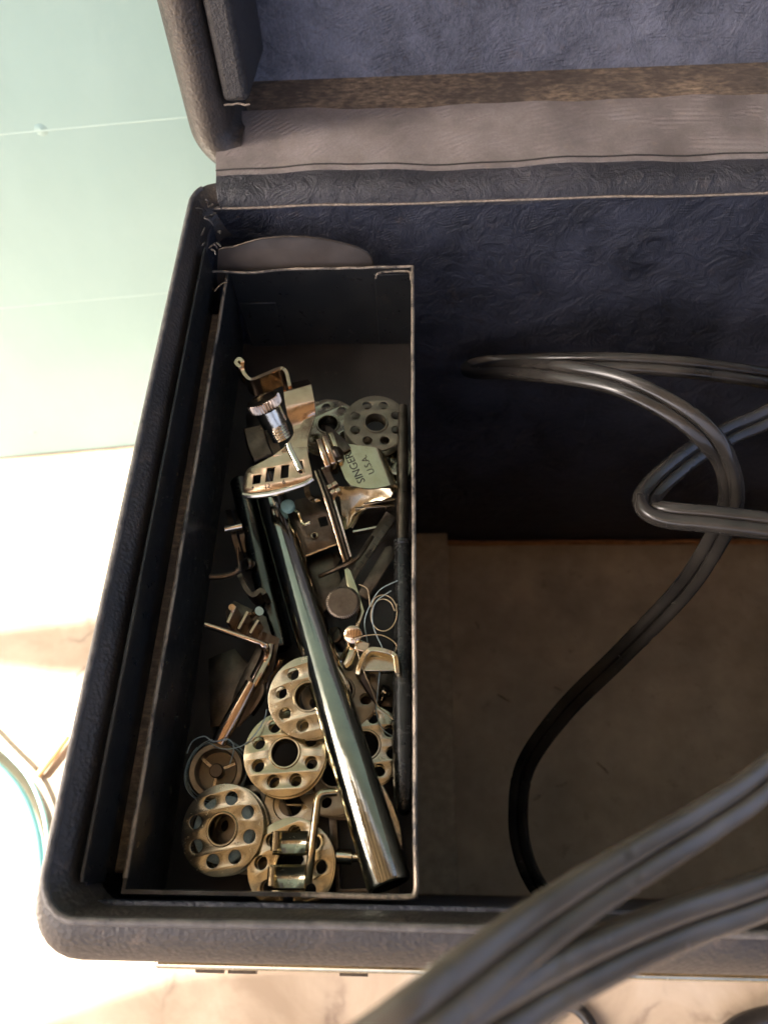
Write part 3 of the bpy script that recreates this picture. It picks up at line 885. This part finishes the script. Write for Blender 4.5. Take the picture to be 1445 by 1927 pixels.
# U bracket and little foot at right
ub = thing('bracket_foot', 'bright U shaped bracket foot beside the screwdriver handle', 'presser foot', U(712, 1250, 228))
MB().ribbon(spline(pp((672, 1270, 243), (676, 1254, 244), (684, 1234, 244.5), (692, 1225, 245), (702, 1221, 245), (722, 1224, 245), (738, 1229, 244.5), (744, 1236, 244.5), (746, 1250, 244), (748, 1268, 243)), 3), 5, 1.3).build('bracket', M_GOLD, ub, ang=40, bevel=.2)
MB().box((-4.5, -2, -3), (4.2, 2, 0), Matrix.Translation(U(716, 1249, 241))).build('cross_block', M_BOB, ub, bevel=.3)
MB().ribbon(pp((678, 1268, 239), (692, 1292, 237), (712, 1322, 235)), 3, 2.0).build('stem', M_DARK, ub, bevel=.4)
sf = thing('button_presser', 'little golden foot with a round head left of the U bracket', 'presser foot', U(670, 1230, 228))
MB().plate([[(662, 1200), (690, 1208), (690, 1222), (672, 1226), (662, 1250), (652, 1258), (646, 1250), (656, 1226)]], U(665, 1230, 239), V((.1, 0, 1)), 1.2, .2).build('plate', M_GOLD, sf)
MB().lathe([(.01, .3), (2.2, .25), (2.5, 0), (2.5, -.8), (1.3, -1), (1.3, -8), (.01, -8)], 26, Matrix.Translation(U(664, 1195, 242)) @ Matrix.Rotation(.35, 4, 'X')).build('round_head', M_COP, sf, ang=40)
MB().box((-1.9, -1.4, -2), (1.9, 1.4, 0), Matrix.Translation(U(681, 1216, 241)) @ Matrix.Rotation(-.25, 4, 'Z')).build('block', M_COP, sf, bevel=.3)
MB().tube(spline(pp((640, 1245, 236), (652, 1225, 237), (656, 1205, 238)), 4), .7, 8).build('wire_arm', M_NICK, sf)

# foot at left with bent rod
lf = thing('rod_foot', 'presser foot with a bent rod leaning on the left side of the tray', 'presser foot', U(450, 1200, 226))
MB().tube(spline(pp((386, 1176, 243), (415, 1185, 243), (448, 1196, 243), (478, 1206, 243), (494, 1213, 242), (500, 1224, 240.5), (494, 1244, 238), (484, 1264, 236), (478, 1276, 235)), 5), [.85] * 20 + [1.15] * 21, 12).build('bent_rod', M_COP, lf)
for x0, y0, x1, y1, h in ((428, 1172, 442, 1140, 7), (448, 1184, 466, 1150, 7), (470, 1192, 486, 1166, 7)):
    MB().ribbon(pp((x0, y0, 242), (x1, y1, 242)), h, .9).build('side_cheek', M_COP, lf, bevel=.15)
MB().plate([[(424, 1150), (440, 1130), (500, 1160), (512, 1200), (505, 1215), (430, 1185)]], U(465, 1170, 236), V((0, 0, 1)), 1.2, .2).build('sole', M_DARK, lf)
MB().tube(pp((436, 1143, 242), (436, 1143, 245)), .9, 10).build('pin', M_NICK, lf)
MB().tube(pp((478, 1158, 240), (488, 1150, 243)), 1.3, 12).build('pin', M_NICK, lf)
# rolled hemmer
hm = thing('rolled_hemmer', 'tapering rolled hemmer pointing down to the bobbin case', 'hemmer foot', U(455, 1340, 226))
A, B = U(474, 1285, 240), U(412, 1398, 238)
d = (B - A).normalized()
s_ = d.cross(V((0, 0, 1))).normalized()
u_ = s_.cross(d)
rows = []
for i in range(9):
    f = i / 8
    p, r = A + (B - A) * f, 1.7 + .5 * f - .7 * f * f
    rows.append([p + s_ * r * math.cos(t) * (1 + .25 * f) + u_ * r * math.sin(t) for t in [math.radians(-60 + 250 * k / 10) for k in range(11)]])
MB().sheet(rows, .5).build('rolled_scroll', M_COP, hm, ang=60)
rows = []
for (x, y, wdt), z in zip(((510, 1195, 16), (498, 1235, 20), (482, 1275, 24), (466, 1310, 24), (452, 1340, 18), (440, 1365, 10)), (236, 235.5, 235, 234.5, 234, 233.5)):
    rows.append([U(x - wdt + 2 * wdt * k / 5, y - wdt * .4 + .8 * wdt * k / 5, z + .5 * math.sin(k)) for k in range(6)])
MB().sheet(rows, .7, V((0, 0, 1))).build('guide_plate', M_DARK, hm, ang=60)
MB().tube(spline(pp((510, 1215, 238), (505, 1240, 239), (490, 1270, 240), (478, 1292, 240)), 4), 1.0, 10).build('hem_guide', M_COP, hm)
MB().ribbon(spline(pp((490, 1278, 239), (494, 1300, 239), (484, 1322, 238), (470, 1342, 237)), 4), 3.5, .8).build('scroll_edge', M_DARK, hm)

# clip foot with L rod at the front
cf = thing('clip_foot', 'small saddle shaped clip foot with an L rod on the front bobbin', 'presser foot', U(548, 1620, 236))
def saddle(x0, y0, x1, y1, z, sk):
    rows = []
    for i in range(7):
        f = i / 6
        rows.append([U(x0 + (x1 - x0) * k / 8 + sk * f, y0 + (y1 - y0) * f, z - 1.1 * math.sin(math.pi * f) + (1.6 * max(0, 1 - k / 2.0) if k < 2 else 0) + (.6 * max(0, k - 6) / 2)) for k in range(9)])
    return MB().sheet(rows, .8, V((0, 0, 1)))
saddle(520, 1568, 578, 1606, 240.5, -4).build('upper_pad', M_BOB, cf, ang=60)
saddle(512, 1632, 574, 1672, 240.5, -2).build('lower_pad', M_BOB, cf, ang=60)
MB().tube(pp((519, 1566, 242), (517, 1602, 242)), 1.0, 10).build('pad_lip', M_GOLD, cf)
MB().tube(pp((512, 1632, 242), (510, 1668, 242)), 1.0, 10).build('pad_lip', M_GOLD, cf)
MB().sheet([[U(566, 1600, 240), U(578, 1600, 240.5)], [U(572, 1618, 239.5), U(580, 1618, 240.5)], [U(562, 1636, 240), U(574, 1636, 240.5)]], .8, V((0, 0, 1))).build('pad_web', M_BOB, cf)
MB().tube(spline(pp((580, 1660, 242), (584, 1625, 243.5), (590, 1570, 244.5), (596, 1518, 244.5), (599, 1502, 244.5), (606, 1494, 244.5), (618, 1492, 244), (634, 1491, 243.5)), 5), .95, 12).build('bent_rod', M_GOLD, cf)
# stud and dark frame under the tube end
sfm = thing('dark_frame', 'dark rectangular frame with a bright stud beneath the open tube end', 'attachment', U(660, 1590, 223))
MB().plate([[(618, 1530), (740, 1522), (752, 1690), (628, 1690)], [(634, 1545), (700, 1540), (712, 1672), (640, 1674)]], U(660, 1590, 226), V((0, 0, 1)), 2.2, .2).build('frame', M_DARK, sfm)
MB().tube(pp((634, 1612, 232), (655, 1613, 232), (662, 1614, 232), (664, 1614, 232), (690, 1614, 232)), [1.7, 1.7, 1.7, 1.1, 1.1], 16).build('stud', M_NICK, sfm, ang=30)
tag(MB().ribbon(pp((714, 1480, 240), (735, 1520, 240), (748, 1560, 240), (752, 1600, 239)), 4, 1.8).build('bent_strip', M_NICK, bevel=.3), 'greenish bent metal strip showing right of the chrome tube', 'metal strip')
tag(MB().tube(spline(pp((395, 1086, 243), (420, 1085, 243), (442, 1078, 243), (450, 1068, 243.5), (448, 1050, 244), (447, 1030, 245)), 4), [.9] * 12 + [.5] * 9, 8).build('wire_hook', M_DARK), 'faint bent wire hook standing by the left tray wall', 'hook')
tag(MB().ribbon(spline(pp((450, 1080, 240), (462, 1105, 240), (476, 1120, 240), (490, 1110, 240), (498, 1118, 240)), 3), 7, 1.4).build('bent_clip', M_DARK, bevel=.3), 'dark bent clip wedged behind the shorter tube', 'clip')

def screw(px, py, z, ax, label, m_, rh=2.2, ln=7):
    p = U(px, py, z)
    t = thing('small_screw', label, 'screw', p, 'loose screws in the tray')
    M = V(ax).normalized().to_track_quat('Z', 'Y').to_matrix().to_4x4()
    MB().lathe([(.01, .8), (rh * .8, .75), (rh, .3), (rh, -.6), (.01, -.6)], 26, M).build('head', m_, t, True, ang=30)
    pr = []
    for i in range(int(ln / .7)): pr += [(rh * .55, -.6 - i * .7), (rh * .43, -.95 - i * .7)]
    MB().lathe(pr + [(.01, -ln - .6)], 18, M).build('thread', m_, t, True, ang=30)
    MB().box((-rh * .85, -.22, .45), (rh * .85, .22, .86), M).build('slot', M_INK, t, True)
screw(628, 1196, 234, (-.3, .2, 1), 'dim round screw just below the knurled thumb screw', M_DARK, 2.6)
screw(466, 1062, 233, (-.6, -.3, .7), 'dark screw lying left of the shorter tube', M_DARK, 2.0)
screw(726, 1300, 231, (.4, .5, .7), 'small screw between U bracket and speckled bobbin', M_NICK, 1.8)
strip('flat_plate', 'dark square ended plate lying under the base of the ruffling attachment', 'plate', [(566, 1060), (622, 1040), (650, 1110), (610, 1150), (584, 1120)], 227, M_DARK, 1.0)
strip('flat_plate', 'dark plate with cut corner under the U bracket foot', 'plate', [(640, 1230), (700, 1215), (748, 1260), (744, 1330), (690, 1330), (652, 1290)], 226, M_DARK, 1.0)
strip('flat_plate', 'dark plate leaning by the left tray wall above the bobbin case', 'plate', [(392, 1240), (440, 1220), (470, 1250), (440, 1360), (396, 1370)], 225, M_DARK, 1.0)
strip('flat_plate', 'brown plate half seen behind the knurled screw of the ruffling attachment', 'plate', [(462, 780), (500, 770), (530, 850), (500, 885), (472, 860)], 228, M_DARK, 1.0)
hk = thing('hinged_foot', 'dark hinged foot with two toes between the tubes and the left wall', 'presser foot', U(470, 1000, 226))
for dx in (0, 15):
    MB().sheet([[U(x + dx, y, z), U(x + dx + 10, y - 2, z)] for x, y, z in ((424, 960, 228), (430, 985, 231), (436, 1010, 231), (444, 1040, 229), (450, 1056, 232))], .9, V((0, 0, 1))).build('toe', M_DARK, hk, ang=50)
MB().tube(pp((424, 996, 233), (456, 990, 233)), 1.2, 12).build('hinge_pin', M_NICK, hk)
for k, (pts, m_, lb) in enumerate(((((560, 1075, 232), (590, 1120, 233), (600, 1160, 232), (612, 1178, 231)), M_NICK, 'slim needle bar clamp wire right of the chrome tube near the dark thumb screw'),
        (((700, 1010, 234), (672, 1050, 236), (640, 1068, 235), (600, 1085, 233)), M_DARK, 'dark curved wire crossing the brown gauge strip'),
        (((530, 1240, 240), (522, 1258, 238), (508, 1276, 236), (500, 1300, 234)), M_COP, 'coppery wire end beside the shorter tube mouth'))):
    tag(MB().tube(spline(pp(*pts), 5), .7, 8).build('bent_wire', m_), lb, 'wire')
for k in range(7):
    p = U(random.uniform(880, 1180), random.uniform(1120, 1620), 13.6)
    a = random.uniform(0, 6)
    d = V((math.cos(a), math.sin(a), 0)) * random.uniform(1.5, 4)
    MB().tube(spline([p, p + d + V((.8, -.5, .4)), p + d * 2], 3), .5, 5).build('lint', M_TORN, case)
# loose threads
def thread(pts, m_, label, r=.17):
    return tag(MB().tube(spline(pp(*pts), 6), r, 6).build('loose_thread', m_, ang=80), label, 'thread')
def loopy(cx, cy, rx, ry, z, n=12, turns=1.0, ph=0):
    return [(cx + rx * (1 - .1 * k / n) * math.cos(ph + turns * 2 * math.pi * k / n), cy + ry * math.sin(ph + turns * 2 * math.pi * k / n) + k * .8, z + .5 * math.sin(k)) for k in range(n + 1)]
thread([(676, 1100, 238), (692, 1110, 239)] + loopy(722, 1150, 26, 32, 240, 14, 1.4, 3.4) + [(748, 1130, 238)], M_THT, 'tan thread looped in rings beside the screwdriver handle')
thread([(748, 1093, 239), (715, 1110, 240), (696, 1140, 240), (686, 1170, 240), (690, 1200, 239), (698, 1232, 238), (720, 1225, 240), (706, 1190, 240), (700, 1160, 241), (708, 1132, 241), (736, 1112, 240)], M_THB, 'blue grey thread hanging in a tall loop over the U bracket')
thread([(676, 1170, 239), (668, 1200, 242), (675, 1235, 244), (684, 1262, 243), (700, 1300, 238), (712, 1330, 237), (735, 1350, 238), (748, 1362, 237)], M_THT, 'tan thread trailing from the U bracket down to the speckled bobbin')
thread([(660, 1205, 243), (690, 1196, 243), (720, 1196, 242), (745, 1212, 240), (742, 1230, 240)], M_THT, 'short tan thread lying across the little golden foot')
thread([(722, 1232, 241), (714, 1270, 239), (710, 1310, 236), (708, 1340, 236), (720, 1372, 236), (738, 1386, 236)], M_THB, 'thin pale thread crossing the speckled bobbin')
thread([(392, 1398, 236), (420, 1410, 238), (455, 1404, 239), (478, 1385, 240.6), (497, 1355, 241), (502, 1335, 241)], M_THB, 'pale thread running from the bobbin case onto the pale bobbin')
thread([(352, 1418, 236), (362, 1396, 238), (384, 1386, 240), (402, 1396, 241), (430, 1392, 240), (440, 1408, 238), (432, 1440, 236)], M_THB, 'loose tangle of thread arching over the bobbin case')
thread([(404, 548, 258), (410, 540, 259), (420, 532, 259), (428, 531, 259)], M_THT, 'tiny fibre caught on the back left tray edge', .13)

# ------------------------------------------------------------------ flat twin cords
def twin(r):                                       # two round conductors with a groove between them
    pr = []
    sp = lambda v: math.copysign(abs(v) ** .64, v)
    for c, a0 in ((.99, -166), (-.99, 14)):
        for k in range(21):
            a = math.radians(a0 + 332 * k / 20)
            pr.append((r * c + r * sp(math.cos(a)), r * sp(math.sin(a))))
    return pr
def cord(label, pts, r=1.7, up=None, k=14, m_=None):
    path = spline(pts, k)
    n = len(path)
    ups = up if up else V((0, -.25, 1))
    if isinstance(up, list):
        s2 = spline(up, k)
        ups = [u.normalized() for u in s2]
    o = MB().sweep(path, twin(r), ups)
    m = len(twin(r))
    for i in range(n):
        f = 1 + (-.05 if i % 37 == 11 else .03 if i % 37 == 12 else 0)
        for q in range(m): o.v[i * m + q] = path[i] + (o.v[i * m + q] - path[i]) * f
    o = o.build('power_cord', m_ or M_RUB, ang=70)
    return tag(o, label, 'cord', 'flat black cords of the case')
cord('arching flat black cord that drops to the brown case floor and loops there',
     [U(1560, 735, 212), U(1445, 712, 222), U(1300, 692, 226), U(1150, 682, 222), U(1010, 682, 212), U(925, 686, 203), U(886, 693, 204), U(900, 697, 216), U(960, 695, 234), U(1060, 701, 250), U(1160, 720, 258), U(1260, 766, 260), U(1330, 820, 257), U(1368, 880, 248),
      U(1375, 945, 238), U(1350, 1010, 226), U(1285, 1110, 206), U(1170, 1230, 182), U(1060, 1340, 160), U(990, 1440, 145), U(975, 1530, 138), U(985, 1610, 132), U(1020, 1680, 125), U(1090, 1740, 112), U(1200, 1770, 96)], 1.85,
     [V((0, -.3, 1))] * 5 + [V((.2, -.4, .9)), V((0, -.2, 1)), V((0, -.3, 1)), V((0, -.3, 1))] + [V((-.1, -.5, .9)), V((-.1, -.5, .9)), V((-.3, -.6, .8)), V((-.6, -.3, .75)), V((-.8, -.1, .5)), V((-.6, 0, .7)), V((-.3, -.1, .9)), V((-.2, -.2, .9)), V((-.2, -.2, .9)), V((-.4, -.2, .8)), V((-.5, -.1, .8))] + [V((-.5, 0, .8))] * 5)
cord('kinked flat black cord bending sharply inside the case at right',
     [U(1600, 700, 225), U(1445, 783, 230), U(1380, 812, 232), U(1310, 850, 235), U(1255, 893, 238), U(1224, 925, 241), U(1216, 944, 243), U(1226, 960, 245), U(1262, 970, 247), U(1330, 976, 249), U(1445, 990, 251), U(1600, 1015, 252)], 1.95,
     [V((0, -.5, .9))] * 5 + [V((.2, -.4, .9)), V((.3, -.2, .95)), V((.2, 0, 1)), V((0, .05, 1)), V((0, .05, 1)), V((0, .05, 1)), V((0, .05, 1))])
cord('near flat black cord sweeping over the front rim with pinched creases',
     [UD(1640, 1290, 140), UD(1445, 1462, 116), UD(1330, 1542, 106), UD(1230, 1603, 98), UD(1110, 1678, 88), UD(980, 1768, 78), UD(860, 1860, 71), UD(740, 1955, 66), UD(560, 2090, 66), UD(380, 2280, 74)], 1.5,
     [V((-.1, -.2, 1))] * 10, 14, M_RUB_LIT)
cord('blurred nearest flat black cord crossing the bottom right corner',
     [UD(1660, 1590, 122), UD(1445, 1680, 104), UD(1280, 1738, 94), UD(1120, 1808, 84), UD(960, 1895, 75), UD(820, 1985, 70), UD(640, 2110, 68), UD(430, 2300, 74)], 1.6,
     [V((.05, -.25, 1))] * 8, 14, M_RUB_LIT)
path = [U(1000, 1975, 4), U(1018, 1930, 4), U(1040, 1900, 4), U(1062, 1890, 4), U(1088, 1900, 4), U(1112, 1930, 4), U(1125, 1975, 4), U(1128, 2030, 4)]
tag(MB().tube(spline(path, 6), 3.0, 16).build('power_cord', M_RUB, ang=70), 'small loop of round black cord on the marble below the case', 'cord')
path = [U(1335, 1990, 5), U(1385, 1935, 5), U(1450, 1912, 5), U(1540, 1905, 5)]
tag(MB().tube(spline(path, 6), 4.2, 16).build('power_cord', M_RUB, ang=70), 'dark cord end showing at the bottom right corner on the marble', 'cord')

# ------------------------------------------------------------------ sunlit things on the table at left
tl = thing('teal_tubing', 'sunlit teal plastic tubing curling beside the case at left', 'tubing', U(60, 1520, 0))
MB().tube(spline([U(-60, 1340, 6), U(0, 1404, 6), U(52, 1460, 6), U(82, 1530, 6), U(92, 1610, 6), U(90, 1700, 6)], 6), 1.2, 12).build('thin_strand', M_TLC, tl)
MB().tube(spline([U(-60, 1400, 6), U(0, 1450, 6), U(40, 1500, 6), U(66, 1570, 6), U(76, 1660, 6), U(80, 1760, 6)], 6), 3.0, 14).build('thick_strand', M_TLC, tl)
tag(MB().tube([U(128, 1385, 4), U(98, 1425, 4), U(70, 1462, 4)], [1.8, 2.2, 1.8], 12).build('orange_stick', M_ORG), 'short orange wooden stick lying on the sunlit table by the case', 'stick')
